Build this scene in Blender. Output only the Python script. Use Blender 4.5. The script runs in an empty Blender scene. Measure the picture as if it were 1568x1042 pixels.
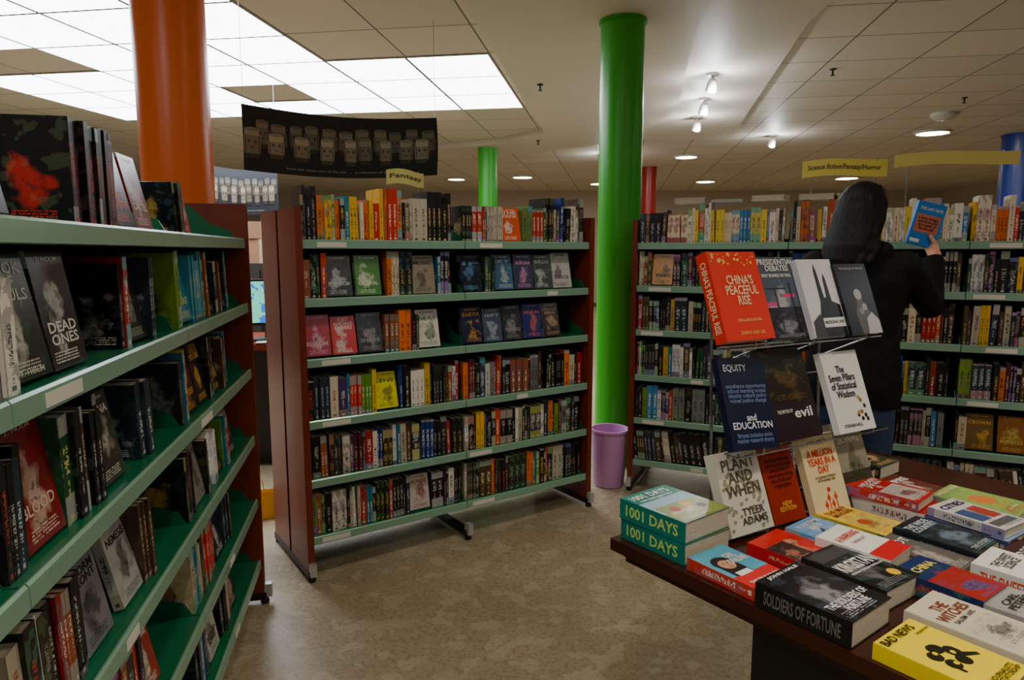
import bpy, bmesh, math, random
from mathutils import Matrix, Vector
scene=bpy.context.scene
R=random.Random(11)

# ---------------------------------------------------------------- materials
def lin(c):
    return tuple(((x/255)/12.92 if x/255<=0.04045 else ((x/255+0.055)/1.055)**2.4) for x in c)
def new_mat(name):
    m=bpy.data.materials.new(name); m.use_nodes=True
    nt=m.node_tree; b=nt.nodes['Principled BSDF']; return m,nt,b
def simple(name,rgb,rough=.5,metal=0,noise=0.0,nscale=8,emit=0,spec=.5,stretch=None,bump=0):
    m,nt,b=new_mat(name)
    c=lin(rgb)+(1,)
    b.inputs['Base Color'].default_value=c; b.inputs['Roughness'].default_value=rough
    b.inputs['Metallic'].default_value=metal
    b.inputs['Specular IOR Level'].default_value=spec
    if noise>0:
        tc=nt.nodes.new('ShaderNodeTexCoord'); n=nt.nodes.new('ShaderNodeTexNoise'); n.inputs['Scale'].default_value=nscale
        n.inputs['Detail'].default_value=5
        mx=nt.nodes.new('ShaderNodeMix'); mx.data_type='RGBA'
        mx.inputs[6].default_value=tuple(x*(1-noise) for x in c[:3])+(1,)
        mx.inputs[7].default_value=tuple(min(1,x*(1+noise)) for x in c[:3])+(1,)
        src=tc.outputs['Object']
        if stretch:
            mp=nt.nodes.new('ShaderNodeMapping'); mp.inputs['Scale'].default_value=stretch; nt.links.new(src,mp.inputs[0]); src=mp.outputs[0]
        nt.links.new(src,n.inputs['Vector']); nt.links.new(n.outputs['Fac'],mx.inputs[0])
        nt.links.new(mx.outputs[2],b.inputs['Base Color'])
        if bump:
            bp_=nt.nodes.new('ShaderNodeBump'); bp_.inputs['Strength'].default_value=bump; bp_.inputs['Distance'].default_value=.004
            nt.links.new(n.outputs['Fac'],bp_.inputs['Height']); nt.links.new(bp_.outputs[0],b.inputs['Normal'])
    if emit>0:
        b.inputs['Emission Color'].default_value=c; b.inputs['Emission Strength'].default_value=emit
    return m
class NB:
    def __init__(s,nt): s.nt=nt
    def m(s,op,a,b=None,c=None):
        n=s.nt.nodes.new('ShaderNodeMath'); n.operation=op
        for i,x in enumerate((a,b,c)):
            if x is None: continue
            if isinstance(x,(int,float)): n.inputs[i].default_value=x
            else: s.nt.links.new(x,n.inputs[i])
        return n.outputs[0]
    def mix(s,f,a,b):
        n=s.nt.nodes.new('ShaderNodeMix'); n.data_type='RGBA'
        for i,x in ((0,f),(6,a),(7,b)):
            if isinstance(x,(int,float)): n.inputs[i].default_value=x
            elif isinstance(x,tuple): n.inputs[i].default_value=x
            else: s.nt.links.new(x,n.inputs[i])
        return n.outputs[2]
    def attr(s,name):
        n=s.nt.nodes.new('ShaderNodeAttribute'); n.attribute_name=name; return n
    def noise(s,vec,scale,detail=0):
        n=s.nt.nodes.new('ShaderNodeTexNoise'); n.inputs['Scale'].default_value=scale; n.inputs['Detail'].default_value=detail
        s.nt.links.new(vec,n.inputs['Vector']); return n.outputs['Fac']
    def comb(s,x,y,z):
        n=s.nt.nodes.new('ShaderNodeCombineXYZ')
        for i,v in enumerate((x,y,z)):
            if isinstance(v,(int,float)): n.inputs[i].default_value=v
            else: s.nt.links.new(v,n.inputs[i])
        return n.outputs[0]
    def fr(s,x,k): return s.m('FRACT',s.m('MULTIPLY',x,k))
    def hsv(s,h,sa,v):
        n=s.nt.nodes.new('ShaderNodeCombineColor'); n.mode='HSV'
        for i,x in enumerate((h,sa,v)):
            if isinstance(x,(int,float)): n.inputs[i].default_value=x
            else: s.nt.links.new(x,n.inputs[i])
        return n.outputs[0]
def book_mats():
    out=[]
    m,nt,b=new_mat('book_spine_print'); q=NB(nt)
    c1=q.attr('c1').outputs['Color']; c2=q.attr('c2').outputs['Color']; rn=q.attr('rn').outputs['Fac']
    uv=nt.nodes.new('ShaderNodeUVMap'); uv.uv_map='UVMap'
    sp=nt.nodes.new('ShaderNodeSeparateXYZ'); nt.links.new(uv.outputs[0],sp.inputs[0]); u,v=sp.outputs[0],sp.outputs[1]
    r1,r2,r3,r4=q.fr(rn,13.7),q.fr(rn,29.3),q.fr(rn,51.9),q.fr(rn,7.3)
    c3=q.hsv(r3,q.m('MULTIPLY',r1,.85),q.m('ADD',.05,q.m('MULTIPLY',r2,.45)))
    freq=q.m('ADD',38,q.m('MULTIPLY',r1,40))
    vec=q.comb(q.m('ADD',q.m('MULTIPLY',u,3.4),q.m('MULTIPLY',rn,37)),q.m('ADD',q.m('MULTIPLY',v,freq),q.m('MULTIPLY',rn,91)),q.m('MULTIPLY',rn,53))
    let=q.m('GREATER_THAN',q.noise(vec,1.0),.5)
    wu=q.m('ADD',.13,q.m('MULTIPLY',r2,.17))
    adu=q.m('ABSOLUTE',q.m('SUBTRACT',u,.5))
    inu=q.m('LESS_THAN',adu,wu)
    cen=q.m('ADD',.42,q.m('MULTIPLY',r4,.22))
    hv=q.m('ADD',.09,q.m('MULTIPLY',r3,.16))
    inv=q.m('LESS_THAN',q.m('ABSOLUTE',q.m('SUBTRACT',v,cen)),hv)
    t1=q.m('MULTIPLY',q.m('MULTIPLY',let,inu),inv)
    inv3=q.m('LESS_THAN',q.m('ABSOLUTE',q.m('SUBTRACT',v,q.m('SUBTRACT',q.m('SUBTRACT',cen,hv),.13))),.09)
    t2=q.m('MULTIPLY',q.m('MULTIPLY',q.m('MULTIPLY',let,q.m('LESS_THAN',adu,.1)),inv3),.8)
    logo=q.m('MULTIPLY',q.m('LESS_THAN',q.m('ABSOLUTE',q.m('SUBTRACT',v,.06)),.022),q.m('LESS_THAN',adu,.2))
    txt=q.m('MAXIMUM',q.m('MAXIMUM',t1,t2),logo)
    av=q.noise(q.comb(q.m('MULTIPLY',u,1.5),q.m('MULTIPLY',v,6),q.m('MULTIPLY',rn,77)),1.0,4)
    artm=q.m('MULTIPLY',q.m('GREATER_THAN',r1,.6),q.m('GREATER_THAN',av,.52))
    bandlo=q.m('MULTIPLY',q.m('LESS_THAN',v,q.m('MULTIPLY',r2,.3)),q.m('GREATER_THAN',r4,.6))
    bandhi=q.m('MULTIPLY',q.m('GREATER_THAN',v,q.m('ADD',.75,q.m('MULTIPLY',r3,.22))),q.m('GREATER_THAN',r2,.65))
    base=q.mix(q.m('MULTIPLY',artm,.5),c1,c3)
    base=q.mix(q.m('MULTIPLY',q.m('MAXIMUM',bandlo,bandhi),.9),base,c3)
    nt.links.new(q.mix(q.m('MULTIPLY',txt,.85),base,c2),b.inputs['Base Color']); b.inputs['Roughness'].default_value=.38
    out.append(m)
    m,nt,b=new_mat('book_cover_print'); q=NB(nt)
    c1=q.attr('c1').outputs['Color']; c2=q.attr('c2').outputs['Color']; rn=q.attr('rn').outputs['Fac']
    uv=nt.nodes.new('ShaderNodeUVMap'); uv.uv_map='UVMap'
    sp=nt.nodes.new('ShaderNodeSeparateXYZ'); nt.links.new(uv.outputs[0],sp.inputs[0]); u,v=sp.outputs[0],sp.outputs[1]
    n1=q.noise(q.comb(q.m('MULTIPLY',u,2.6),q.m('MULTIPLY',v,3.6),q.m('MULTIPLY',rn,97)),1.0,6)
    du=q.m('SUBTRACT',u,q.m('ADD',.4,q.m('MULTIPLY',q.fr(rn,5.3),.2))); dv=q.m('SUBTRACT',v,.42)
    rad=q.m('SQRT',q.m('ADD',q.m('MULTIPLY',du,du),q.m('MULTIPLY',dv,dv)))
    f=q.m('SUBTRACT',q.m('MULTIPLY',n1,2.4),q.m('ADD',.62,q.m('MULTIPLY',rad,2.2)))
    cl=nt.nodes.new('ShaderNodeClamp'); nt.links.new(q.m('MULTIPLY',f,3.2),cl.inputs[0])
    n2=q.noise(q.comb(q.m('MULTIPLY',u,9),q.m('MULTIPLY',v,12),q.m('MULTIPLY',rn,31)),1.0,3)
    n3=q.noise(q.comb(q.m('MULTIPLY',u,4),q.m('MULTIPLY',v,6),q.m('MULTIPLY',rn,57)),1.0,4)
    c3=q.hsv(q.fr(rn,23.1),.6,.18)
    base=q.mix(q.m('MULTIPLY',cl.outputs[0],.7),c1,c2)
    base=q.mix(q.m('MULTIPLY',q.m('GREATER_THAN',n3,.57),.22),base,c3)
    base=q.mix(q.m('MULTIPLY',q.m('MULTIPLY',q.m('GREATER_THAN',n2,.58),cl.outputs[0]),.6),base,(0.02,0.02,0.02,1))
    row=q.m('LESS_THAN',q.m('FRACT',q.m('MULTIPLY',v,38)),.5)
    zone=q.m('MULTIPLY',q.m('LESS_THAN',q.m('ABSOLUTE',q.m('SUBTRACT',v,.1)),.05),q.m('LESS_THAN',q.m('ABSOLUTE',du),.34))
    l2=q.m('GREATER_THAN',q.noise(q.comb(q.m('MULTIPLY',u,40),q.m('FLOOR',q.m('MULTIPLY',v,38)),rn),1.0),.46)
    base=q.mix(q.m('MULTIPLY',q.m('MULTIPLY',row,zone),l2),base,c2)
    nt.links.new(base,b.inputs['Base Color']); b.inputs['Roughness'].default_value=.28
    out.append(m)
    m,nt,b=new_mat('book_pages'); q=NB(nt)
    tc=nt.nodes.new('ShaderNodeTexCoord'); mp=nt.nodes.new('ShaderNodeMapping'); mp.inputs['Scale'].default_value=(60,60,900)
    nt.links.new(tc.outputs['Object'],mp.inputs[0])
    n=q.noise(mp.outputs[0],1.0,2)
    nt.links.new(q.mix(n,lin((150,138,115))+(1,),lin((232,222,200))+(1,)),b.inputs['Base Color']); b.inputs['Roughness'].default_value=.85
    out.append(m)
    m,nt,b=new_mat('printed_ink'); q=NB(nt)
    nt.links.new(q.attr('c1').outputs['Color'],b.inputs['Base Color']); b.inputs['Roughness'].default_value=.32
    out.append(m)
    return out
BM=book_mats()
SP,CV,PG,INK=0,1,2,3

# ---------------------------------------------------------------- mesh builder
class MB:
    def __init__(s,mats): s.mats=mats; s.V=[];s.F=[];s.M=[];s.c1=[];s.c2=[];s.rn=[];s.uv=[]
    def poly(s,pts,mat=0,c1=(1,1,1),c2=(1,1,1),rn=0.,uvs=None):
        i=len(s.V); s.V.extend([tuple(p) for p in pts]); n=len(pts); s.F.append(tuple(range(i,i+n))); s.M.append(mat)
        s.c1.extend([c1]*n); s.c2.extend([c2]*n); s.rn.extend([rn]*n); s.uv.extend(uvs if uvs else [(0,0)]*n)
    def box(s,M,x0,x1,y0,y1,z0,z1,mat=0,c1=(1,1,1),c2=(1,1,1),rn=0.,skip=(),over=None):
        P=[M@Vector((x,y,z)) for x in (x0,x1) for y in (y0,y1) for z in (z0,z1)]
        fs={'-x':(2,0,1,3),'+x':(4,6,7,5),'-y':(0,4,5,1),'+y':(6,2,3,7),'-z':(2,6,4,0),'+z':(1,5,7,3)}
        for k,f in fs.items():
            if k in skip: continue
            mm=mat
            if over and k in over: mm=over[k]
            s.poly([P[i] for i in f],mm,c1,c2,rn,[(0,0),(1,0),(1,1),(0,1)])
    def prism(s,M,pts,axis,t0,t1,mat=0,c1=(1,1,1)):
        def P(p,t):
            return M@(Vector((t,p[0],p[1])) if axis=='x' else Vector((p[0],t,p[1])) if axis=='y' else Vector((p[0],p[1],t)))
        a=[P(p,t0) for p in pts]; b=[P(p,t1) for p in pts]; n=len(pts)
        s.poly(a[::-1],mat,c1); s.poly(b,mat,c1)
        for i in range(n):
            j=(i+1)%n; s.poly([a[i],a[j],b[j],b[i]],mat,c1)
    def lathe(s,M,prof,n=32,mat=0,c1=(1,1,1)):
        for k in range(n):
            a0=2*math.pi*k/n; a1=2*math.pi*(k+1)/n
            for (r0,z0),(r1,z1) in zip(prof,prof[1:]):
                p=[]
                for r,z,a in ((r0,z0,a0),(r0,z0,a1),(r1,z1,a1),(r1,z1,a0)):
                    if p and r<1e-6 and (Vector(p[-1])-M@Vector((0,0,z))).length<1e-7: continue
                    p.append(M@Vector((r*math.cos(a),r*math.sin(a),z)))
                if (Vector(p[0])-Vector(p[-1])).length<1e-7: p=p[:-1]
                if len(p)>=3: s.poly(p,mat,c1)
    def obj(s,name,smooth=False,merge=False,bevel=0):
        me=bpy.data.meshes.new(name); me.from_pydata(s.V,[],s.F)
        for m in s.mats: me.materials.append(m)
        me.polygons.foreach_set('material_index',s.M)
        uvl=me.uv_layers.new(name='UVMap'); uvl.data.foreach_set('uv',[x for p in s.uv for x in p])
        for nm,arr in (('c1',s.c1),('c2',s.c2)):
            a=me.attributes.new(nm,'FLOAT_COLOR','CORNER'); a.data.foreach_set('color',[x for p in arr for x in (p[0],p[1],p[2],1.0)])
        a=me.attributes.new('rn','FLOAT','CORNER'); a.data.foreach_set('value',s.rn)
        me.update()
        if merge or smooth:
            bm=bmesh.new(); bm.from_mesh(me); bmesh.ops.remove_doubles(bm,verts=bm.verts,dist=1e-5); bmesh.ops.recalc_face_normals(bm,faces=bm.faces); bm.to_mesh(me); bm.free()
        ob=bpy.data.objects.new(name,me); scene.collection.objects.link(ob)
        if smooth:
            me.polygons.foreach_set('use_smooth',[True]*len(me.polygons))
            if hasattr(me,'set_sharp_from_angle'): me.set_sharp_from_angle(angle=math.radians(40))
        if bevel:
            b=ob.modifiers.new('bevel','BEVEL'); b.width=bevel; b.segments=2; b.limit_method='ANGLE'
        return ob
I4=Matrix.Identity(4)
def T(x,y,z): return Matrix.Translation((x,y,z))
def RZ(a): return Matrix.Rotation(math.radians(a),4,'Z')
def basis(o,x,y,z):
    m=Matrix.Identity(4)
    for i,c in enumerate((x,y,z)):
        for j in range(3): m[j][i]=c[j]
    for j in range(3): m[j][3]=o[j]
    return m

_tc={}
def text_geo(st,bold=.02):
    if st in _tc: return _tc[st]
    cu=bpy.data.curves.new('t','FONT'); cu.body=st; cu.size=1; cu.align_x='CENTER'; cu.space_line=.82; cu.resolution_u=2; cu.offset=bold
    ob=bpy.data.objects.new('t',cu); scene.collection.objects.link(ob)
    dg=bpy.context.evaluated_depsgraph_get(); dg.update()
    me=ob.evaluated_get(dg).to_mesh()
    vs=[(v.co.x,v.co.y) for v in me.vertices]; fs=[tuple(p.vertices) for p in me.polygons]
    ob.evaluated_get(dg).to_mesh_clear(); bpy.data.objects.remove(ob); bpy.data.curves.remove(cu)
    x0=min(v[0] for v in vs);x1=max(v[0] for v in vs);y0=min(v[1] for v in vs);y1=max(v[1] for v in vs)
    vs=[((x-x0)/(x1-x0)-.5,(y-y0)/(y1-y0)-.5) for x,y in vs]
    _tc[st]=(vs,fs); return _tc[st]
def put_text(mb,st,fn,cx,cy,w,h,col,mat=INK):
    vs,fs=text_geo(st)
    P=[fn(cx+x*w,cy+y*h) for x,y in vs]
    i=len(mb.V); mb.V.extend([tuple(p) for p in P])
    for f in fs:
        mb.F.append(tuple(i+k for k in f)); mb.M.append(mat); n=len(f)
        mb.c1.extend([col]*n); mb.c2.extend([col]*n); mb.rn.extend([0.]*n); mb.uv.extend([(0,0)]*n)

def book(mb,M,w,h,d,c1,c2,rn=None,titles=(),plain=False,decor=(),spine=None):
    """w thickness(x) d depth(y) h height(z). spine at y=0, front cover at x=w"""
    if rn is None: rn=R.random()
    t=.0016
    cm=INK if plain else CV
    mb.box(M,0,t,0,d,0,h,cm,c1,c2,rn,over={'-y':INK,'+y':INK,'+z':INK,'-z':INK})
    mb.box(M,w-t,w,0,d,0,h,cm,c1,c2,rn,over={'-y':INK,'+y':INK,'+z':INK,'-z':INK,'-x':INK})
    mb.box(M,0,w,-t*.6,t*.6,0,h,SP if not (plain or spine) else INK,c1,c2,rn)
    mb.box(M,t,w-t,t,d-.003,.002,h-.002,PG,skip=('-y',))
    for di,dd in enumerate(decor):
        e=.0002+.00002*di
        if dd[0]=='r':
            _,x0,x1,y0,y1,col=dd
            mb.poly([M@Vector((w+e,x*d,y*h)) for x,y in ((x0,y0),(x1,y0),(x1,y1),(x0,y1))],INK,lin(col))
        elif dd[0]=='a':
            _,x0,x1,y0,y1,ca,cb=dd
            mb.poly([M@Vector((w+e,x*d,y*h)) for x,y in ((x0,y0),(x1,y0),(x1,y1),(x0,y1))],CV,lin(ca),lin(cb),R.random(),[(0,0),(1,0),(1,1),(0,1)])
        elif dd[0]=='c':
            _,cx,cy,rr,col=dd
            mb.poly([M@Vector((w+e,cx*d+rr*d*math.cos(k*math.pi/8),cy*h+rr*d*math.sin(k*math.pi/8))) for k in range(16)],INK,lin(col))
        elif dd[0]=='p':
            mb.poly([M@Vector((w+e,x*d,y*h)) for x,y in dd[1]],INK,lin(dd[2]))
    for k,tt in enumerate(titles):
        st,cx,cy,tw,th,col=tt
        f2=(lambda x,y:M@Vector((w+.0016+.0001*k,x*d,y*h)))
        put_text(mb,st,f2,cx,cy,tw,th,lin(col))
    if spine:
        st,col=spine
        fs=lambda x,y:M@Vector((w/2+y*w,-t*.6-.0004,h/2-x*h))
        put_text(mb,st,fs,0,0,.8,.55,lin(col))

PAL=[((14,14,16),(200,195,185),15),((28,24,28),(190,60,40),5),((18,18,22),(205,160,70),6),((36,34,36),(150,150,150),6),
     ((236,230,216),(30,30,34),6),((215,203,175),(160,40,30),4),((240,240,238),(40,90,130),4),((190,178,155),(60,50,40),3),
     ((170,22,18),(240,235,225),5),((210,60,18),(250,240,200),4),((235,115,15),(30,20,20),3),((235,185,25),(30,30,30),3),
     ((18,52,125),(235,235,235),6),((12,112,145),(245,240,220),4),((65,135,185),(255,255,255),3),((20,80,48),(220,205,130),3),
     ((112,150,40),(20,20,20),2),((78,56,36),(220,200,160),5),((90,24,44),(225,190,150),3),((120,120,122),(20,20,20),4),((66,46,98),(230,220,230),2),((38,50,64),(200,210,215),6),((155,84,46),(240,230,210),3)]
PW=[p[2] for p in PAL]
def pal(dark=0):
    p=R.choices(PAL,[w*(1+dark*2) if i in(0,2,3,17,21) else w for i,w in enumerate(PW)])[0]
    j=R.uniform(.75,1.15)
    return tuple(min(1,x*j) for x in lin(p[0])),lin(p[1])
WORDS=['THE NIGHT\nWATCH','EMBERS','STORM\nFRONT','DRAGON\nHEART','LOST\nSOULS','DEAD\nONES','WAYS\nTO DIE','BLACK\nPRISM','GHOST\nROAD','THE\nMAGICIAN','SILENT\nCITY','RED\nRISING','LEGEND','THE\nTOWER','WINTER','HUNTED','SHADOW\nLAND','THE\nDIAMOND\nAGE','BLOOD\nSONG','NEMESIS']

def spines(mb,U,x,x1,z,y,dark=0,hmax=.205,lean=0,tint=None):
    while True:
        w=R.choice([.012,.015,.018,.02,.022,.026,.03,.036])*R.uniform(.9,1.1)
        rep=R.choice([1,1,1,1,1,2,3])
        c=tint() if tint else pal(dark); h=R.choice([.172,.178,.178,.19,.198,hmax])*R.uniform(.97,1.02); h=min(h,hmax); d=h*.64
        rn=R.random()
        for k in range(rep):
            if x+w>x1: return x
            yy=y+R.uniform(0,.014)
            a=0
            if R.random()<.1: a=R.uniform(-3,3)
            if lean: a=lean
            if a>0: M=U@T(x+w,yy,z)@Matrix.Rotation(math.radians(a),4,'Y')@T(-w,0,0)
            else: M=U@T(x,yy,z)@Matrix.Rotation(math.radians(a),4,'Y')
            book(mb,M,w,h,d,c[0],c[1],rn)
            x+=w/math.cos(math.radians(a))+.0008+(h*abs(math.sin(math.radians(a))) if (a and not lean) else 0)
def faceout(mb,U,x,z,y,c=None,word=None,h=None,dark=.5):
    if c is None: c=pal(dark)
    else: c=(lin(c[0]),lin(c[1]))
    h=h or R.choice([.18,.19,.198]); wd=h*.655; th=R.choice([.02,.028,.035])
    a=math.radians(-R.uniform(9,13))
    M=U@T(x,y+th,z+.004)@Matrix.Rotation(a,4,'X')@Matrix.Rotation(-math.pi/2,4,'Z')
    word=word or R.choice(WORDS)
    col=tuple(c[1])
    n=word.count('\n')+1
    book(mb,M,th,h,wd,c[0],c[1],titles=[])
    fn=lambda px,py:M@Vector((th+.0007,px*wd,py*h))
    vtop=R.choice([.76,.3,.8])
    put_text(mb,word,fn,.5,vtop,.8,.1*n,col)
    put_text(mb,R.choice(['J. MARSH','ANNA REED','T. HOLM','K. LARSEN','PETER WADE']),fn,.5,.93 if vtop<.5 or n<3 else .06,.6,.045,col)
    return x+wd+.008
def fill(mb,U,x0,x1,z,segs,yb=.022,dark=0,hmax=.205):
    x=x0
    for sg in segs:
        if x>x1-.02: break
        k=sg[0]
        if k=='s': x=spines(mb,U,x,min(x1,x+sg[1]),z,yb,dark,hmax,sg[2] if len(sg)>2 else 0,sg[3] if len(sg)>3 else None)
        elif k=='g': x+=sg[1]
        elif k=='f':
            hh=(sg[3] if len(sg)>3 else None) or .18
            if x+hh*.655>x1: continue
            x=faceout(mb,U,x,z,yb+.01,sg[1] if len(sg)>1 else None,sg[2] if len(sg)>2 else None,hh,dark)

# ---------------------------------------------------------------- bookshelf unit
M_wood=simple('red_brown_veneer',(118,46,24),.32,noise=.25,nscale=3,stretch=(6,6,1))
M_green=simple('green_enamel_steel',(12,104,68),.3)
M_rail=simple('pale_green_price_rail',(140,182,158),.25,metal=.2)
M_black=simple('black_backboard',(10,10,11),.6)
M_chrome=simple('foot_cap_grey',(190,190,192),.3,metal=.4)
M_label=simple('paper_label',(225,222,210),.7)
M_dark=simple('black_plastic',(18,18,20),.45)
ZS=[1.494,1.246,.986,.715,.451,.191]
DEP=.5
def unit(U,bays,top=1.63):
    mb=MB([M_wood,M_green,M_rail,M_black,M_chrome,M_label,M_dark])
    L=sum(bays); pt=.03
    for x in (-pt,L):
        mb.box(U,x,x+pt,-.012,.235,.045,top,0); mb.box(U,x,x+pt,.265,DEP+.012,.045,top,0)
        mb.box(U,x+.006,x+pt-.006,.235,.265,.045,top-.01,6)
    mb.box(U,0,L,.243,.257,.08,1.52,3)
    xs=[0]
    for b in bays: xs.append(xs[-1]+b)
    for i,x in enumerate(xs):
        xx=min(max(x,.03),L-.03)
        if i in(0,len(xs)-1): xx = -.015 if i==0 else L+.015
        mb.box(U,xx-.018,xx+.018,-.02,DEP+.02,.02,.05,6)
        for y in (-.03,DEP-.015):
            mb.lathe(U@T(xx,y+.02,0),[(0,0),(.016,0),(.018,.01),(.012,.03),(0,.03)],12,6)
            mb.box(U,xx-.014,xx+.014,y-.01,y+.03,.03,.085,4)
    for i,b in enumerate(bays):
        a,c=xs[i]+.002,xs[i]+b-.002
        for z in ZS:
            for side in (0,1):
                V=U if side==0 else U@T(0,DEP,0)@Matrix.Scale(-1,4,(0,1,0))
                mb.box(V,a,c,.004,.24,z-.016,z,1)
                mb.prism(V,[(-.004,z-.032),(.004,z-.034),(.006,z+.003),(.001,z+.005),(-.003,z)],'x',a,c,2)
                for xx in (a,c-.0025):
                    mb.prism(V,[(.03,z),(.235,z),(.235,z+.135),(.19,z+.125),(.12,z+.06),(.05,z+.035)],'x',xx,xx+.0025,1)
            if R.random()<.55:
                lx=a+R.uniform(.01,.1)
                mb.box(U,lx,lx+.13,-.0055,-.004,z-.027,z-.005,5)
            elif R.random()<.4:
                lx=a+R.uniform(.3,.5); mb.box(U,lx,lx+.07,-.0055,-.004,z-.027,z-.005,5)
        for yy in (.228,.257):
            mb.box(U,a-.02 if i else a,a+.02,yy,yy+.015,.08,1.5,3)
    return mb.obj('bookshelf')

# mid unit
UM=T(-.877,2.875,0)@RZ(34.3)
unit(UM,[.785,.785])
mb=MB(BM)
warm=lambda:R.choices([(lin((235,110,10)),lin((30,20,20))),(lin((210,40,15)),lin((250,240,220))),(lin((240,190,20)),lin((30,30,30))),(lin((16,16,18)),lin((235,185,60))),(lin((235,225,205)),lin((180,40,30))),(lin((0,125,150)),lin((240,235,220))),(lin((90,150,30)),lin((240,235,220)))],[4,3,3,4,2,2,2])[0]
mix_=lambda:R.choices([(lin((205,190,150)),lin((120,30,20))),(lin((50,95,50)),lin((230,220,190))),(lin((0,120,145)),lin((245,240,225))),(lin((20,20,22)),lin((220,190,120))),(lin((230,205,30)),lin((40,40,40))),(lin((200,190,170)),lin((60,40,30))),(lin((190,50,25)),lin((240,230,210)))],[3,1,2,4,1,2,1])[0]
def both(z,s1,s2,U=UM,off=.006,bay=.785,**k):
    fill(mb,U,off,bay-off,z,s1,**k); fill(mb,U,bay+off,2*bay-off,z,s2,**k)
both(ZS[0],[('s',.1,0,lambda:(lin((16,16,18)),lin((190,185,175)))),('s',.09,0,warm),('s',.36,0,warm),('s',.25,0,mix_)],[('s',.2,0,mix_),('s',.06,0,mix_),('f',((228,84,16),(245,235,220)),'THE\nFOX',.17),('s',.07,0,lambda:(lin((110,130,60)),lin((60,50,30)))),('s',.19,0,mix_),('s',.2)],hmax=.235)
both(ZS[1],[('s',.11),('f',((28,30,30),(190,195,190)),'PHANTOM'),('g',.01),('f',((60,130,25),(225,235,200)),'CARNIVAL'),('g',.02),('s',.14),('f',((150,138,118),(60,50,42)),'MUSIC'),('s',.1)],
  [('f',((16,24,34),(90,140,190)),'IF'),('s',.07),('f',((50,100,130),(200,215,225)),'SKY'),('f',((50,50,90),(220,150,190)),'AURORA'),('f',((40,60,45),(200,205,200)),'BIRDS'),('f',((190,188,180),(30,30,30)),'CLOCK',.19)])
both(ZS[2],[('f',((185,50,70),(225,180,200)),'BLOOM'),('f',((215,35,45),(235,225,215)),'CAT\nAMONG\nEMBERS',.17),('f',((40,38,42),(160,150,150)),'SHADE'),('s',.18),('f',((225,220,205),(60,120,60)),'THE FLY',.18)],
  [('f',((24,34,66),(220,160,50)),'EARTH'),('f',((70,85,105),(170,185,195)),'GIFT',.17),('f',((45,45,50),(150,150,155)),'THE TALE'),('f',((40,50,120),(220,110,110)),'MOON',.18),('f',((50,18,16),(190,160,120)),'DRAGON\nWEAVE',.18)])
both(ZS[3],[('s',.2),('s',.16,0,warm),('f',((235,230,20),(80,90,20)),'LENS',.17),('s',.5)],[('s',.1),('s',.4),('g',.03),('s',.3)],dark=.3)
both(ZS[4],[('s',.5),('s',.4)],[('s',.5,0),('s',.4)],dark=.3,hmax=.19)
both(ZS[5],[('s',.3),('s',.2),('f',((200,190,180),(150,60,40)),'HOUSE',.17),('s',.4)],[('s',.4),('s',.12,0,warm),('s',.35)],dark=.3,hmax=.19)
mb.obj('shelved_books')

# right unit
UR=T(.735,4.034,0)@RZ(-24.5)
unit(UR,[.82]*4)
mb=MB(BM)
light=lambda:R.choices([(lin((238,234,220)),lin((30,30,60))),(lin((238,224,190)),lin((170,40,30))),(lin((238,208,60)),lin((30,30,30))),(lin((50,130,190)),lin((250,250,250))),(lin((205,60,25)),lin((250,240,220))),(lin((25,30,60)),lin((230,220,200)))],[6,5,2,2,2,2])[0]
for bi in range(4):
    x0=bi*.82+.006; x1=(bi+1)*.82-.006
    fill(mb,UR,x0,x1,ZS[0],[('s',.16),('s',.7,0,light)] if bi!=2 else [('s',.2,0,warm),('s',.6,0,light)],hmax=.225)
    fill(mb,UR,x0,x1,ZS[1],[('s',.1),('f',((215,150,40),(50,40,30)),'TIME'),('s',.2),('f',),('s',.4)] if bi==0 else [('s',.8)],dark=1)
    fill(mb,UR,x0,x1,ZS[2],[('s',.12),('s',.4),('s',.3)],dark=1.4)
    fill(mb,UR,x0,x1,ZS[3],[('s',.8)],dark=1)
    fill(mb,UR,x0,x1,ZS[4],[('s',.3),('s',.5)] if bi<2 else [('s',.08),('f',((120,90,30),(220,170,60)),'CROWN'),('g',.01),('f',((150,90,30),(210,180,90)),'KINGS'),('g',.01),('f',((30,80,34),(150,170,90)),'THORNS'),('g',.01),('f',((130,34,24),(210,150,120)),'FEAST'),('s',.2)],dark=.6)
    fill(mb,UR,x0,x1,ZS[5],[('s',.2,-6),('s',.3,-9),('s',.3)],dark=.6,hmax=.19)
for x,c in ((.2,(225,220,205)),(.4,(120,160,190)),(.62,(230,225,215)),(.86,(240,236,225)),(1.05,(220,200,160))):
    book(mb,UR@T(x,.04,ZS[0]+.228)@Matrix.Rotation(math.radians(R.uniform(-14,14)),4,'Z')@basis((0,0,0),(0,0,1),(1,0,0),(0,1,0)),R.choice([.018,.03]),.13,.17,lin(c),lin((60,60,90)))
mb.obj('shelved_books')
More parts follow.
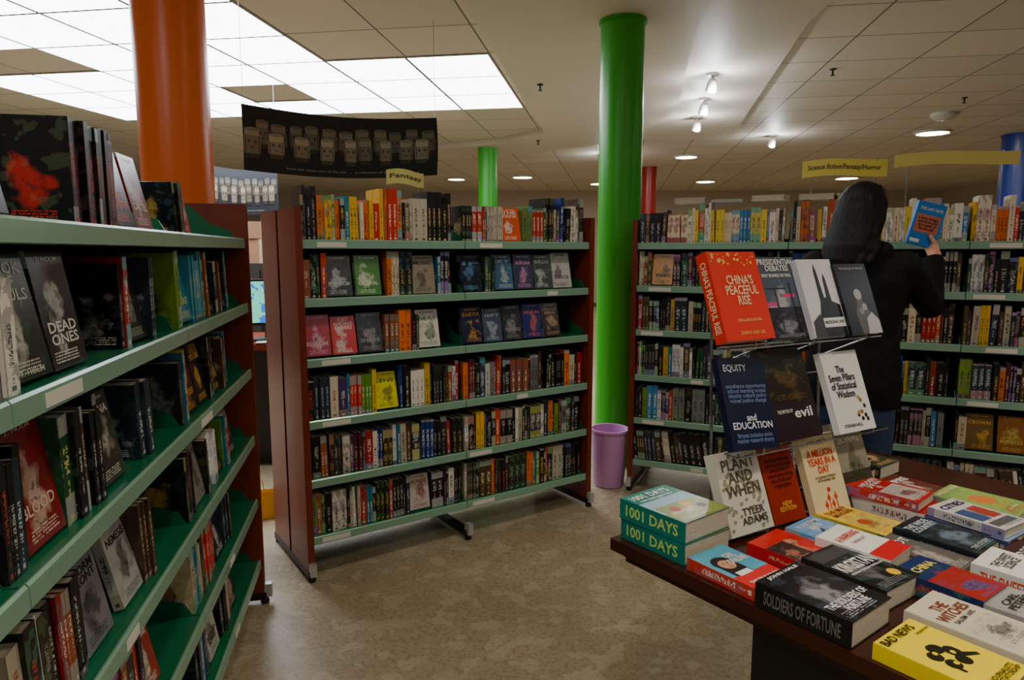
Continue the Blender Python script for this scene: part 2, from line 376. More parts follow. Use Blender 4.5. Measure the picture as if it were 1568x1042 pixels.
# left unit
LB=[.7,.9,.9]; LL=sum(LB)
UL=T(-1.04,2.69,0)@RZ(101.5)@T(-LL-.03,0,0)
unit(UL,LB)
mb=MB(BM)
blk=lambda:(lin((14,13,14)),lin((200,36,26)))
xa=[0,.7,1.6,2.5]
def lf(bi,z,segs,**k): fill(mb,UL,xa[bi]+.008,xa[bi+1]-.008,z,segs,**k)
lf(0,ZS[0],[('s',.3),('f',((30,30,34),(200,200,200)),'NIGHT',.23),('s',.2)],hmax=.2)
lf(1,ZS[0],[('f',((34,26,26),(200,190,180)),'IRON',.17),('g',.22),('s',.2,0,blk),('f',((16,15,16),(225,60,40)),'DON\nWINTER',.19),('g',.01),('f',((140,28,22),(235,225,215)),'CARTEL',.17)],hmax=.19,dark=1)
lf(2,ZS[0],[('g',.10),('s',.07,-10),('f',((190,50,50),(225,220,220)),'LIES',.13),('g',.6)],hmax=.14)
lf(0,ZS[1],[('s',.2),('f',),('f',)])
lf(1,ZS[1],[('s',.1),('f',((36,40,28),(205,205,190)),'BOOK\nOF\nSOULS',.2),('f',((38,34,24),(225,225,215)),'DEAD\nONES',.2),('g',.18),('s',.05),('f',((40,34,30),(160,170,150)),None,.18),('s',.05)],dark=.6)
lf(2,ZS[1],[('g',.03),('s',.05,-4,lambda:(lin((120,155,40)),lin((20,20,20)))),('f',((14,130,160),(215,230,140)),'COAST',.19),('s',.12,-6,lambda:(lin((60,150,180)),lin((240,220,110)))),('s',.06,-8),('f',((20,22,28),(110,150,170)),None,.17),('s',.07,-8),('f',((24,36,40),(90,140,160)),None,.16),('s',.07,-9)],dark=.6)
lf(0,ZS[2],[('s',.3),('f',)],dark=.5)
lf(1,ZS[2],[('s',.1),('f',((130,12,12),(220,190,170)),'BLOOD',.2),('s',.16,-3),('f',((46,40,38),(215,205,190)),'DIANA',.18),('g',.1),('s',.08,-7)],dark=.8)
lf(2,ZS[2],[('s',.07,-5),('s',.03,-5,lambda:(lin((225,200,30)),lin((30,30,30)))),('f',((22,18,14),(225,150,40)),'MURDER',.19),('f',((20,17,14),(235,180,40)),'WAYS\nTO DIE',.19),('s',.06,-6),('f',((40,34,26),(210,170,60)),None,.17),('s',.12,-7)],dark=1)
lf(0,ZS[3],[('s',.6)],dark=.5)
lf(1,ZS[3],[('s',.25,-5),('f',),('g',.05),('f',((175,175,170),(30,30,30)),None),('s',.1,-6)],dark=.6)
lf(2,ZS[3],[('s',.1,-6),('f',((150,146,136),(70,60,50)),'RIVER',.19),('s',.14,-8),('f',((36,32,30),(220,120,40)),None),('s',.12,-9,warm),('f',((34,50,70),(210,200,190)),None,.17)],dark=.7)
lf(0,ZS[4],[('s',.6)],dark=.5)
lf(1,ZS[4],[('s',.28,-4),('g',.08),('s',.14,-6),('f',((160,40,24),(240,235,225)),None),('g',.1)],dark=.5)
lf(2,ZS[4],[('s',.16,-7,mix_),('g',.02),('s',.14,-9,lambda:(lin((210,38,22)),lin((240,235,225)))),('g',.02),('f',((22,22,22),(220,220,215)),None),('s',.1,-8)],dark=.6)
lf(0,ZS[5],[('s',.6)],dark=.5)
lf(1,ZS[5],[('g',.06),('f',((120,170,20),(20,20,20)),None),('s',.1,-8,warm),('g',.04),('f',),('s',.1,-9)],dark=.5)
lf(2,ZS[5],[('s',.14,-7),('g',.04),('f',((195,190,175),(40,40,40)),None),('g',.03),('s',.14,-9),('f',)],dark=.5)
mb.obj('shelved_books')

# ---------------------------------------------------------------- table
A=Vector((.283,1.635,0)); u=Vector((.591,-.807,0)).normalized(); w_=Vector((-u.y,u.x,0)); ZT=.74
TB=basis(A,u,w_,(0,0,1))
M_tab=simple('dark_walnut_laminate',(62,26,15),.25,noise=.3,nscale=4)
M_tabb=simple('black_plinth',(18,14,14),.4)
mb=MB([M_tab,M_tabb])
mb.box(TB,-.015,1.25,-.035,1.25,ZT-.03,ZT,0)
mb.box(TB,.01,1.22,-.005,1.22,ZT-.06,ZT-.03,0)
mb.box(TB,.32,1.1,.08,1.1,.06,ZT-.06,1)
mb.box(TB,.35,1.07,.11,1.07,0,.06,1)
mb.obj('display_table',bevel=.003)

def tb_book(a,b,hgt,wid,th,c1,c2,titles=(),decor=(),plain=False,rot=None,z=0,name='paperback_book',spine=None,rn=None):
    m=MB(BM)
    if rot is None: rot=R.uniform(-3,3)
    p=A+u*(a)+w_*b
    M=T(p.x,p.y,ZT+.001+z)@RZ(rot)@basis((0,0,0),(0,0,1),w_,-u)
    book(m,M,th,hgt,wid,lin(c1),lin(c2),rn,titles,plain,decor,spine)
    return m.obj(name)
W=(240,238,230); BK=(20,20,20)
def teal(z,rot):
    tb_book(.197,-.01,.2,.165,.05,(8,124,110),(230,225,200),titles=[('1001 DAYS',.45,.86,.8,.13,W),('THAT SHAPED THE WORLD',.45,.74,.7,.04,W)],
       decor=[('r',.0,1,.0,.7,(150,180,200)),('r',0,1,0,.3,(120,130,60)),('a',.05,.95,.04,.5,(130,145,60),(220,190,145)),('c',.3,.35,.09,(170,44,34)),('c',.6,.4,.1,(222,170,80)),('c',.75,.25,.08,(90,60,50))],z=z,rot=rot,spine=('1001 DAYS',(190,225,110)),name='thick_reference_book')
teal(0,0); teal(.0515,1.5)
tb_book(.385,-.02,.175,.12,.028,(210,50,30),(235,225,215),rot=-1,titles=[('GIRL\nONLINE',.68,.66,.5,.25,W),('THE TRUE STORY',.5,.1,.8,.05,W)],decor=[('r',0,1,.0,.3,(205,34,34)),('r',0,1,.3,1,(80,165,195)),('c',.35,.62,.25,(25,20,20)),('r',.12,.58,.3,.55,(25,20,20)),('c',.36,.58,.17,(205,150,118)),('r',.2,.55,.28,.38,(230,230,230)),('c',.3,.61,.018,(40,20,20)),('c',.42,.61,.018,(40,20,20)),('r',.31,.41,.5,.515,(160,60,60))])
tb_book(.59,-.03,.195,.15,.052,(20,20,22),(150,150,150),rot=1,titles=[('THE SOLDIERS OF\nFORTUNE',.5,.2,.9,.2,(225,225,220)),('JOHN HALE',.5,.93,.7,.06,W)],spine=('SOLDIERS OF FORTUNE',(110,105,100)),name='thick_reference_book')
tb_book(.565,.15,.185,.13,.045,(20,20,22),(120,120,120),rot=-2,titles=[('KIRGISTAN',.5,.55,.9,.2,(230,228,220)),('A JOURNEY THROUGH CENTRAL ASIA',.5,.4,.9,.04,W)],decor=[('r',.05,.9,.75,.95,(60,60,60)),('c',.75,.2,.11,(238,190,20))])
tb_book(.43,.165,.185,.13,.03,(205,18,22),(220,180,140),rot=3,titles=[('Viet Nam',.5,.2,.9,.16,W),('A HISTORY',.5,.07,.7,.05,(245,220,120))],decor=[('a',.0,.55,.3,.75,(60,40,40),(200,120,90)),('r',0,1,.76,1,(215,35,30))])
tb_book(.42,.325,.18,.125,.025,(110,165,225),(230,230,235),rot=2,titles=[('WARTIME\nLIVES',.5,.82,.8,.2,W)],decor=[('r',0,1,0,.35,(195,30,26)),('r',0,.5,.35,.55,(235,235,232)),('p',[(.1,.35),(.5,.7),(.55,.66),(.2,.3)],(40,50,80))])
tb_book(.41,.475,.18,.12,.022,(245,210,60),(200,110,40),titles=[('THE MAP\nMAKERS',.5,.8,.8,.2,(150,40,30))],decor=[('a',.1,.9,.1,.6,(230,200,90),(150,110,50)),('c',.4,.4,.15,(200,85,40))])
tb_book(.425,.645,.19,.13,.04,(226,220,208),(120,30,30),titles=[('TOKYO',.5,.8,.8,.15,(175,20,30)),('ALEX KERR',.5,.6,.8,.08,(175,20,30)),('LOST IN TRANSIT',.5,.4,.8,.07,(175,20,30))],decor=[('r',0,1,0,.25,(180,22,28))])
tb_book(.41,.645,.185,.125,.025,(190,30,34),(225,215,200),titles=[('HIDDEN\nJAPAN',.5,.75,.8,.2,W)],decor=[('a',.1,.9,.08,.55,(200,190,180),(150,40,40))],z=.042,rot=6)
tb_book(.405,.8,.19,.13,.035,(100,44,30),(210,200,180),titles=[('EMPIRE',.5,.8,.8,.12,W)])
tb_book(.17,.80,.19,.13,.04,(32,32,34),(160,160,160),titles=[('NORTH',.5,.85,.8,.12,W)])
tb_book(.17,.80,.18,.12,.03,(40,42,44),(180,180,180),titles=[('WINTER\nSEAS',.5,.75,.8,.2,W)],z=.042,rot=7)
tb_book(.17,.95,.19,.13,.04,(60,70,50),(220,160,110),titles=[('SOUTH',.5,.85,.8,.12,W)])
tb_book(.51,.283,.165,.115,.05,(236,232,224),(190,30,30),plain=True,rot=4,titles=[('A WARNING',.5,.72,.8,.13,(195,22,22)),('THE SELLOUT',.5,.55,.5,.05,(120,30,30))],decor=[('r',0,1,.0,.28,(205,22,28))])
tb_book(.69,.27,.17,.115,.04,(22,46,96),(200,50,40),rot=-1,titles=[('CHINA',.5,.8,.7,.12,(240,220,100))],decor=[('a',0,1,0,.6,(165,34,30),(60,90,150))])
tb_book(.605,.40,.185,.09,.03,(100,94,88),(190,180,170),titles=[('RIOT',.5,.8,.8,.12,W)])
tb_book(.6,.5,.185,.125,.04,(28,36,46),(120,140,160),titles=[('THE WIDE\nCOUNTRY',.5,.8,.85,.2,(200,210,220)),('THE STORY',.5,.1,.7,.06,(180,180,180))])
tb_book(.61,.64,.185,.125,.035,(60,76,120),(205,205,200),titles=[('SNAPSHOT',.5,.84,.8,.12,W)],decor=[('a',0,.5,.3,.7,(30,30,30),(200,200,190)),('a',.5,1,.3,.7,(90,60,60),(200,200,200)),('r',0,1,0,.2,(140,165,205))])
tb_book(.6,.645,.175,.12,.022,(206,204,198),(60,70,100),titles=[('CITIES',.5,.84,.8,.12,(30,40,90))],decor=[('r',.1,.48,.3,.68,(60,80,130)),('r',.54,.9,.3,.68,(170,60,50)),('r',.1,.9,.1,.24,(90,90,96))],z=.037,rot=-5)
tb_book(.58,.79,.2,.14,.05,(135,175,90),(190,90,50),titles=[('EMPRESS OF THE SUN',.5,.92,.9,.07,(245,235,180)),('a novel',.5,.15,.4,.05,(235,225,170))],decor=[('a',.08,.92,.22,.82,(150,180,90),(222,112,50)),('c',.5,.5,.22,(222,125,60))])
tb_book(.815,-.025,.19,.135,.03,(248,220,0),(30,30,30),plain=True,rot=0,titles=[('BAD NEWS',.42,.92,.75,.09,BK),('LAST JOURNALISTS\nIN A DICTATORSHIP',.5,.1,.85,.1,BK),('ANJAN RAI',.8,.82,.32,.04,BK)],
   decor=[('c',.45+.17*math.cos(i*1.3),.5+.12*math.sin(i*1.3),.1,(30,28,16)) for i in range(7)]+[('c',.45+.15*math.cos(i*2.1),.5+.1*math.sin(i*2.1),.035,(248,220,0)) for i in range(9)]+[('r',.25,.3,.3,.42,(30,28,16)),('p',[(.6,.42),(.82,.34),(.84,.38),(.62,.5)],(30,28,16))])
tb_book(.80,.125,.19,.128,.035,(214,204,178),(90,70,60),rot=1,titles=[('THE\nWITCHES',.5,.75,.8,.24,(130,55,34)),('SALEM 1692',.5,.58,.6,.05,(60,50,50))],decor=[('a',.1,.9,.1,.5,(205,198,176),(60,55,50))],plain=True)
tb_book(.855,.275,.165,.12,.035,(170,166,160),(60,60,60),titles=[('CARL\nPETERS',.5,.8,.7,.18,(40,40,40))])
tb_book(.8,.42,.185,.13,.05,(234,232,224),(200,90,40),plain=True,titles=[('THE SWEET\nSCIENCE',.5,.75,.7,.2,(60,60,60))],decor=[('r',x/10,(x+.5)/10,.05,.5,(228,92,30)) for x in range(1,9)],spine=('THE SWEET SCIENCE',(220,84,30)))
tb_book(.8,.57,.185,.13,.03,(60,30,30),(210,190,160),titles=[('RED EARTH',.5,.8,.8,.12,W)])
tb_book(.8,.72,.185,.13,.03,(30,50,70),(210,190,160),titles=[('SEAS',.5,.8,.8,.12,W)])
tb_book(.8,.87,.185,.13,.03,(190,180,160),(60,80,60),titles=[('GARDEN',.5,.8,.8,.12,(40,70,40))])
for i,(bb,c) in enumerate([(-.02,(40,40,44)),(.13,(120,40,30)),(.28,(30,60,90)),(.43,(200,190,170)),(.58,(60,90,60))]):
    tb_book(1.05,bb,.185,.13,.03,c,(200,190,170),titles=[(WORDS[i],.5,.75,.8,.2,W if i!=3 else BK)])

# ---------------------------------------------------------------- display stand
s=Vector((.875,.485,0)).normalized(); n=Vector((-s.y,s.x,0))
P0=Vector((.545,1.615,0))
M_wire=simple('brushed_wire',(170,170,172),.25,metal=.85)
M_acr,nt,b=new_mat('clear_acrylic'); b.inputs['Base Color'].default_value=(.97,1,1,1); b.inputs['Roughness'].default_value=.02; b.inputs['Transmission Weight'].default_value=1; b.inputs['IOR'].default_value=1.15
SB=basis(P0,s,n,(0,0,1))
mb=MB([M_wire,M_acr])
def rod(mb,M,p,q,r,mat=0,nn=8):
    p=Vector(p);q=Vector(q); d=q-p; z=d.normalized(); x=z.orthogonal().normalized(); y=z.cross(x)
    mb.lathe(M@basis(p,x,y,z),[(0,0),(r,0),(r,d.length),(0,d.length)],nn,mat)
tiers=[(ZT+.0035,-.02,0),(.955,.005,1),(1.216,.045,2)]
LEAN=math.radians(21); LW=.6
for z,yo,k in tiers:
    if k:
        mb.box(SB,.0,LW,yo-.012,yo+.03,z-.005,z-.003,1)
        rod(mb,SB,(.0,yo-.012,z-.006),(LW,yo-.012,z-.006),.002)
        rod(mb,SB,(.0,yo+.03,z-.006),(LW,yo+.03,z-.006),.002)
        for x in (.09,.31,.53):
            rod(mb,SB,(x,yo-.014,z+.008),(x,yo-.012,z-.008),.0022)
            rod(mb,SB,(x,yo-.012,z-.008),(x,.175,z-.075),.0025)
    rod(mb,SB,(.03,yo+.12,z+.15),(LW,yo+.12,z+.15),.0025)
for x in (.09,.31,.53):
    rod(mb,SB,(x,.16,ZT+.004),(x,.19,1.40),.004)
    rod(mb,SB,(x,-.0,ZT+.004),(x,.2,ZT+.004),.003)
rod(mb,SB,(.09,.16,ZT+.004),(.53,.16,ZT+.004),.004)
mb.obj('book_display_stand',smooth=True)
def st_book(x,tier,hgt,wid,th,c1,c2,titles=(),decor=(),plain=False,dy=0,rn=None,spine=None,lift=0,roll=0):
    m=MB(BM)
    z,yo,k=tiers[tier]
    Z=n*math.sin(LEAN)+Vector((0,0,1))*math.cos(LEAN); X=s.cross(Z)
    p=P0+s*x+n*(yo+dy+th*math.cos(LEAN))+Vector((0,0,z+lift))
    M=basis(p,X,s,Z)@Matrix.Rotation(math.radians(roll),4,'X')
    book(m,M,th,hgt,wid,lin(c1),lin(c2),rn,titles,plain,decor,spine)
    return m.obj('paperback_book')
G=(245,200,90)
st_book(.005,2,.235,.172,.038,(232,40,4),(230,90,30),plain=True,titles=[("CHINA'S\nPEACEFUL\nRISE",.54,.56,.66,.34,(250,220,175)),('CRITICAL ESSAYS ON CHINA',.55,.22,.5,.03,(245,200,120)),('ZHENG AND LEE',.55,.08,.5,.04,(235,180,90))],
   decor=[('c',R.uniform(.04,.96),R.uniform(.84,.98),R.choice([.012,.018,.024]),G) for i in range(34)],spine=("CHINA'S PEACEFUL RISE",(250,220,175)))
st_book(.172,2,.225,.15,.022,(78,90,104),(200,200,200),titles=[('PRESIDENTIAL\nDEBATES',.5,.9,.92,.15,W),('RISKY BUSINESS ON TRIAL',.45,.77,.75,.04,W)],decor=[('a',0,1,0,.38,(20,22,26),(150,150,160)),('r',.05,.3,.4,.44,(225,50,120)),('r',.5,.8,.5,.54,(225,50,120)),('r',.1,.6,.6,.62,(40,44,60)),('r',.3,.34,.1,.6,(30,30,34)),('r',.7,.73,.2,.68,(30,30,34))])
st_book(.308,2,.22,.14,.018,(228,228,228),(30,30,34),decor=[('p',[(.3,.25),(.4,.45),(.42,.85),(.46,.95),(.5,.85),(.54,.5),(.6,.5),(.63,.74),(.67,.82),(.71,.74),(.74,.45),(.95,.4),(.98,.0),(.3,.0)],(30,30,34)),('p',[(.02,0),(.05,.2),(.3,.3),(.36,0)],(60,60,64)),('r',.35,.97,.12,.24,(232,232,232))],titles=[('MOSCOW, 1937',.66,.18,.55,.045,(30,30,30))],plain=True,dy=-.02)
st_book(.447,2,.205,.135,.02,(20,20,22),(120,120,120),plain=True,titles=[('THE SILENCE OF WINTER',.5,.93,.8,.03,(170,170,170))],decor=[('p',[(.35,.0),(.3,.3),(.42,.45),(.38,.58),(.5,.64),(.62,.56),(.6,.44),(.72,.34),(.95,.22),(.9,.05)],(90,86,84)),('c',.5,.56,.12,(176,168,162)),('c',.62,.38,.08,(168,160,156)),('c',.5,.32,.07,(140,134,130)),('p',[(.55,.0),(.6,.22),(.8,.3),(.98,.18),(.98,0)],(190,188,184))],dy=-.03)
st_book(.0,1,.235,.16,.02,(12,22,52),(40,60,100),plain=True,roll=-4,lift=.002,titles=[('EQUITY',.33,.88,.5,.09,(220,225,235)),('and\nEDUCATION',.5,.3,.85,.16,(225,230,240)),('excellence opportunity\nschool learning access\nidentity culture policy\nvoices justice change',.5,.6,.88,.22,(110,130,175)),('fairness inclusion voice\nteacher research theory',.5,.12,.8,.12,(110,130,175))])
st_book(.162,1,.245,.17,.022,(44,32,16),(110,80,32),titles=[('evil',.68,.28,.4,.11,(235,230,225)),('THE MYTHS OF',.28,.31,.34,.04,(220,215,205))],decor=[('a',0,1,.4,1,(40,30,14),(100,74,30)),('r',0,1,0,.4,(40,22,26))])
st_book(.375,1,.225,.155,.02,(232,232,226),(60,60,60),plain=True,dy=-.022,titles=[('The\nSeven Pillars\nof Statistical\nWisdom',.42,.62,.7,.4,(40,40,40)),('STEPHEN HALL',.4,.08,.5,.04,(60,60,60))],decor=[('c',R.uniform(.55,.92),R.uniform(.12,.42),.04,[(60,50,40),(150,110,50),(40,40,44),(190,150,70)][i%4]) for i in range(9)])
st_book(-.02,0,.205,.15,.03,(216,212,194),(60,58,50),plain=True,roll=1,titles=[('PLANT\nAND\nWHEN',.5,.68,.8,.46,(84,80,60)),('TYLER\nADAMS',.6,.2,.6,.2,(70,68,58))],decor=[('p',[(cx-.04,cy),(cx-.01,cy+.03),(cx+.05,cy+.02),(cx+.01,cy-.02)],(150,146,112)) for cx,cy in [(R.uniform(.06,.92),R.uniform(.04,.94)) for i in range(70)]])
st_book(.145,0,.205,.12,.02,(150,38,14),(220,120,60),plain=True,titles=[('one of the most widely\nread works of our time\nand a landmark of\nmodern history writing\nthat will endure for\na long long time',.5,.62,.8,.4,(66,16,10)),('NEW\nEDITION',.5,.2,.5,.12,(240,175,50))],dy=.01)
st_book(.28,0,.215,.14,.022,(234,216,164),(190,60,30),plain=True,titles=[('A MILLION\nYEARS IN A\nDAY',.5,.66,.8,.3,(216,56,16)),('GREG MERCER',.5,.9,.5,.04,(90,60,40)),('A Curious History\nof Everyday Life',.5,.44,.6,.09,(80,60,40))],decor=[('c',.35+.1*i,.12+.08*(i%2),.05,(214,70,24)) for i in range(4)]+[('r',.34+.1*i,.37+.1*i,.04,.18+.08*(i%2),(214,70,24)) for i in range(4)]+[('c',.5,.3,.05,(200,60,30))],dy=-.012)
st_book(.43,0,.23,.13,.02,(150,144,120),(80,76,60),titles=[('THE\nSOMME',.5,.84,.7,.2,(210,206,190))],decor=[('a',0,1,0,.4,(64,60,38),(160,150,100))])

# ---------------------------------------------------------------- room shell
def plane(name,pts,mat):
    me=bpy.data.meshes.new(name); me.from_pydata(pts,[],[tuple(range(len(pts)))]); me.materials.append(mat)
    o=bpy.data.objects.new(name,me); scene.collection.objects.link(o); return o
m,nt,b=new_mat('speckled_vinyl'); q=NB(nt)
tc=nt.nodes.new('ShaderNodeTexCoord')
n1=q.noise(tc.outputs['Object'],1.6,6); n2=q.noise(tc.outputs['Object'],60,3); n3=q.noise(tc.outputs['Object'],9,6); n4=q.noise(tc.outputs['Object'],24,4)
c=q.mix(n1,lin((146,130,100))+(1,),lin((186,172,142))+(1,))
c=q.mix(q.m('MULTIPLY',q.m('GREATER_THAN',n2,.55),.3),c,lin((104,92,70))+(1,))
c=q.mix(q.m('MULTIPLY',q.m('GREATER_THAN',n3,.56),.28),c,lin((206,196,172))+(1,))
c=q.mix(q.m('MULTIPLY',q.m('GREATER_THAN',n4,.6),.22),c,lin((120,106,80))+(1,))
mp=nt.nodes.new('ShaderNodeMapping'); mp.inputs['Rotation'].default_value=(0,0,math.radians(20)); nt.links.new(tc.outputs['Object'],mp.inputs[0])
br_=nt.nodes.new('ShaderNodeTexBrick'); br_.offset=0; br_.inputs['Scale'].default_value=1; br_.inputs['Brick Width'].default_value=2; br_.inputs['Row Height'].default_value=1.2; br_.inputs['Mortar Size'].default_value=.0018
nt.links.new(mp.outputs[0],br_.inputs['Vector'])
c=q.mix(q.m('MULTIPLY',br_.outputs['Fac'],.22),c,lin((100,86,66))+(1,))
nt.links.new(c,b.inputs['Base Color'])
nt.links.new(q.m('ADD',.2,q.m('MULTIPLY',n3,.3)),b.inputs['Roughness'])
X0,X1,Y0,Y1,ZC=-8,11,-3.5,18,3.0
plane('floor',[(X0,Y0,0),(X1,Y0,0),(X1,Y1,0),(X0,Y1,0)],m)
m,nt,b=new_mat('acoustic_tiles'); q=NB(nt)
tc=nt.nodes.new('ShaderNodeTexCoord'); mp=nt.nodes.new('ShaderNodeMapping'); mp.inputs['Rotation'].default_value=(0,0,math.radians(8.8)); mp.inputs['Location'].default_value=(2.4,.6,0)
nt.links.new(tc.outputs['Object'],mp.inputs[0])
br_=nt.nodes.new('ShaderNodeTexBrick'); br_.offset=0; br_.inputs['Scale'].default_value=1; br_.inputs['Brick Width'].default_value=.68; br_.inputs['Row Height'].default_value=.68; br_.inputs['Mortar Size'].default_value=.007
br_.inputs['Color1'].default_value=lin((212,203,187))+(1,); br_.inputs['Color2'].default_value=lin((203,194,178))+(1,); br_.inputs['Mortar'].default_value=lin((96,90,80))+(1,)
nt.links.new(mp.outputs[0],br_.inputs['Vector'])
nn=q.noise(tc.outputs['Object'],120,2)
nt.links.new(q.mix(q.m('MULTIPLY',q.m('GREATER_THAN',nn,.6),.2),br_.outputs['Color'],lin((150,142,128))+(1,)),b.inputs['Base Color']); b.inputs['Roughness'].default_value=.55
plane('ceiling',[(X0,Y0,ZC),(X0,Y1,ZC),(X1,Y1,ZC),(X1,Y0,ZC)],m)
Mw=simple('painted_wall',(176,164,144),.8,noise=.06)
plane('wall_back',[(X0,Y1,0),(X1,Y1,0),(X1,Y1,ZC),(X0,Y1,ZC)],Mw)
plane('wall_front',[(X0,Y0,0),(X0,Y0,ZC),(X1,Y0,ZC),(X1,Y0,0)],Mw)
plane('wall_left',[(X0,Y0,0),(X0,Y1,0),(X0,Y1,ZC),(X0,Y0,ZC)],Mw)
plane('wall_right',[(X1,Y0,0),(X1,Y0,ZC),(X1,Y1,ZC),(X1,Y1,0)],Mw)
Ms=simple('skirting',(70,62,54),.5)
for nm,a in (('back',(X0,X1,Y1-.02,Y1)),('left',(X0,X0+.02,Y0,Y1-.02)),('right',(X1-.02,X1,Y0,Y1-.02))):
    mb=MB([Ms]); mb.box(I4,*a,0,.1); mb.obj('baseboard_'+nm)
Mpl=simple('smooth_plaster',(206,198,182),.55)
pts=[(-.9,-3.4),(-.94,.1),(.42,8.9),(-.2,9.7),(-2,10.6),(-2,11.2),(.2,10.6),(1.1,9.9),(1.6,9.0),(1.72,8.0),(1.66,7.0),(1.46,6),(1.25,4.9),(1.1,3.5),(1.0,0),(1,-3.4)]
mb=MB([Mpl]); mb.prism(I4,pts,'z',2.92,ZC-.001); mb.obj('ceiling_bulkhead')
pts=[(1.002,-3.4),(1.002,0),(1.102,3.5),(1.252,4.9),(1.462,6),(1.662,7.0),(1.722,8.0),(1.602,9.0),(1.4,9.6),(2.98,9.6),(2.75,8.5),(1.98,4.8),(1.95,4.3),(1.45,4.3),(1.3,-3.4)]
mb=MB([Mpl]); mb.prism(I4,pts,'z',2.965,ZC-.001); mb.obj('ceiling_soffit')
M_em=simple('luminous_diffuser',(240,245,255),.5,emit=11)
M_fr=simple('panel_frame',(190,188,180),.5)
mb=MB([M_em,M_fr]); CM=RZ(-8.8)
def lum(a0,b0):
    g=.012
    mb.box(CM,a0+g,a0+.68-g,b0+g,b0+.68-g,ZC-.012,ZC-.002,0,over={'-x':1,'+x':1,'-y':1,'+y':1,'+z':1})
for c in range(5):
    for r_ in range(6):
        b0=3.48+.68*r_
        if c==1 and r_==4: continue
        if c>=3 and r_==2: continue
        lum(-2.4-.68*(c+1),b0)
for c in range(2):
    for r_ in range(3): lum(-2.4+.68*c,5.52+.68*r_)
for c,r_ in ((-3,-1.5),(-1.7,-1.5),(-1.7,.0)): lum(c,r_)  # unseen panels behind and beside the camera, added to brighten the room
for c,r_ in ((2.4,-1.96),(3.76,.08),(5.12,2.8)): lum(c,r_)  # more unseen panels on the right, added as fill light
mb.obj('luminous_ceiling_panels')
M_hot=simple('lamp_glow',(255,240,214),.4,emit=40); M_ring=simple('lamp_trim',(200,196,186),.35)
M_glare=simple('spot_glow',(235,240,255),.4,emit=120)
def downlight(x,y,r,z=ZC,power=0):
    mb=MB([M_ring,M_hot])
    mb.lathe(T(x,y,z),[(0,-.001),(r*1.18,-.001),(r*1.18,-.02),(r*1.02,-.028),(r*.98,-.018)],32,0)
    mb.lathe(T(x,y,z),[(r*.98,-.018),(r*.6,-.03),(0,-.034)],32,1)
    mb.obj('recessed_downlight',smooth=True)
    if power:
        l=bpy.data.lights.new('downlight_bulb','SPOT'); l.energy=power; l.color=(1,.88,.72); l.spot_size=math.radians(125); l.spot_blend=.8; l.shadow_soft_size=r
        o=bpy.data.objects.new('downlight_bulb',l); o.location=(x,y,z-.06); scene.collection.objects.link(o)
for x,y,r,p in [(5.5,9.2,.19,130),(2.86,11.5,.17,130),(.22,14.6,.2,130),(7.1,14.8,.22,130),(-1.2,15,.18,0),(-4,12,.2,130),(4.3,15.5,.2,0),(4.7,4.3,.15,110),(2.1,1.0,.13,95),(9,11,.2,0),(2.0,16,.2,0),(6.3,12.2,.2,0)]:  # the two nearest the camera are out of view, added as warm fill
    downlight(x,y,r,ZC,p)
for x,y,r,p in [(.1,.1,.1,70),(.55,2.4,.1,48)]:  # unseen downlights near the camera, added to light the books
    downlight(x,y,r,2.92,p)
def spotlamp(x,y,z=2.965):
    mb=MB([M_ring,M_glare])
    mb.lathe(T(x,y,z),[(0,-.001),(.05,-.001),(.05,-.02),(.012,-.025),(.012,-.06),(0,-.06)],20,0)
    K=T(x,y,z-.1)@Matrix.Rotation(math.radians(35),4,'X')
    mb.lathe(K,[(0,.05),(.03,.05),(.045,.02),(.05,-.05),(.044,-.05)],20,0)
    mb.lathe(K,[(.044,-.05),(.03,-.04),(0,-.036)],20,1)
    mb.obj('ceiling_spotlight',smooth=True)
    l=bpy.data.lights.new('spot_bulb','POINT'); l.energy=16; l.color=(.9,.95,1); l.shadow_soft_size=.03
    o=bpy.data.objects.new('spot_bulb',l); o.location=(x,y-.05,z-.2); scene.collection.objects.link(o)
for x,y in ((1.72,6.1),(1.92,7.06),(2.1,8.0)): spotlamp(x,y)
spotlamp(3.5,9.45,ZC); spotlamp(1.5,11.2,ZC)
def sprinkler(x,y,z=ZC):
    mb=MB([M_dark]); mb.lathe(T(x,y,z),[(0,0),(.03,0),(.028,-.008),(.008,-.012),(.008,-.05),(.02,-.052),(.02,-.056),(0,-.056)],14,0); mb.obj('ceiling_sprinkler',smooth=True)
for x,y,z in ((.25,6.3,2.92),(2.75,6.1,ZC),(.35,9.4,2.92),(4.6,7.2,ZC)): sprinkler(x,y,z)
mb=MB([M_ring]); mb.lathe(T(4.9,8.0,ZC),[(0,0),(.14,0),(.14,-.03),(.09,-.07),(0,-.075)],24,0); mb.obj('smoke_detector',smooth=True)

def column(name,x,y,r,rgb,z1=ZC):
    mb=MB([simple(name+'_paint',rgb,.32,noise=.05,nscale=2),M_ring])
    mb.lathe(T(x,y,0),[(0,0),(r+.015,0),(r+.015,.08),(r,.09),(r,z1-.02),(r+.012,z1-.02),(r+.012,z1-.001),(0,z1-.001)],48,0)
    return mb.obj(name,smooth=True)
column('orange_column',-1.53,3.2,.152,(240,108,10))
column('green_column',.715,4.62,.142,(52,176,28),2.92)
column('green_column',-.35,10.1,.14,(52,176,28))
column('red_column',2.55,13,.14,(150,30,24))
column('blue_column',6.95,9.4,.33,(10,44,140))

mb=MB([simple('lilac_plastic',(206,150,208),.4)])
mb.lathe(T(.605,4.13,0),[(0,.002),(.09,.002),(.095,.01),(.112,.345),(.12,.348),(.12,.362),(.108,.362),(.09,.015),(0,.012)],32,0)
mb.obj('waste_bin',smooth=True)

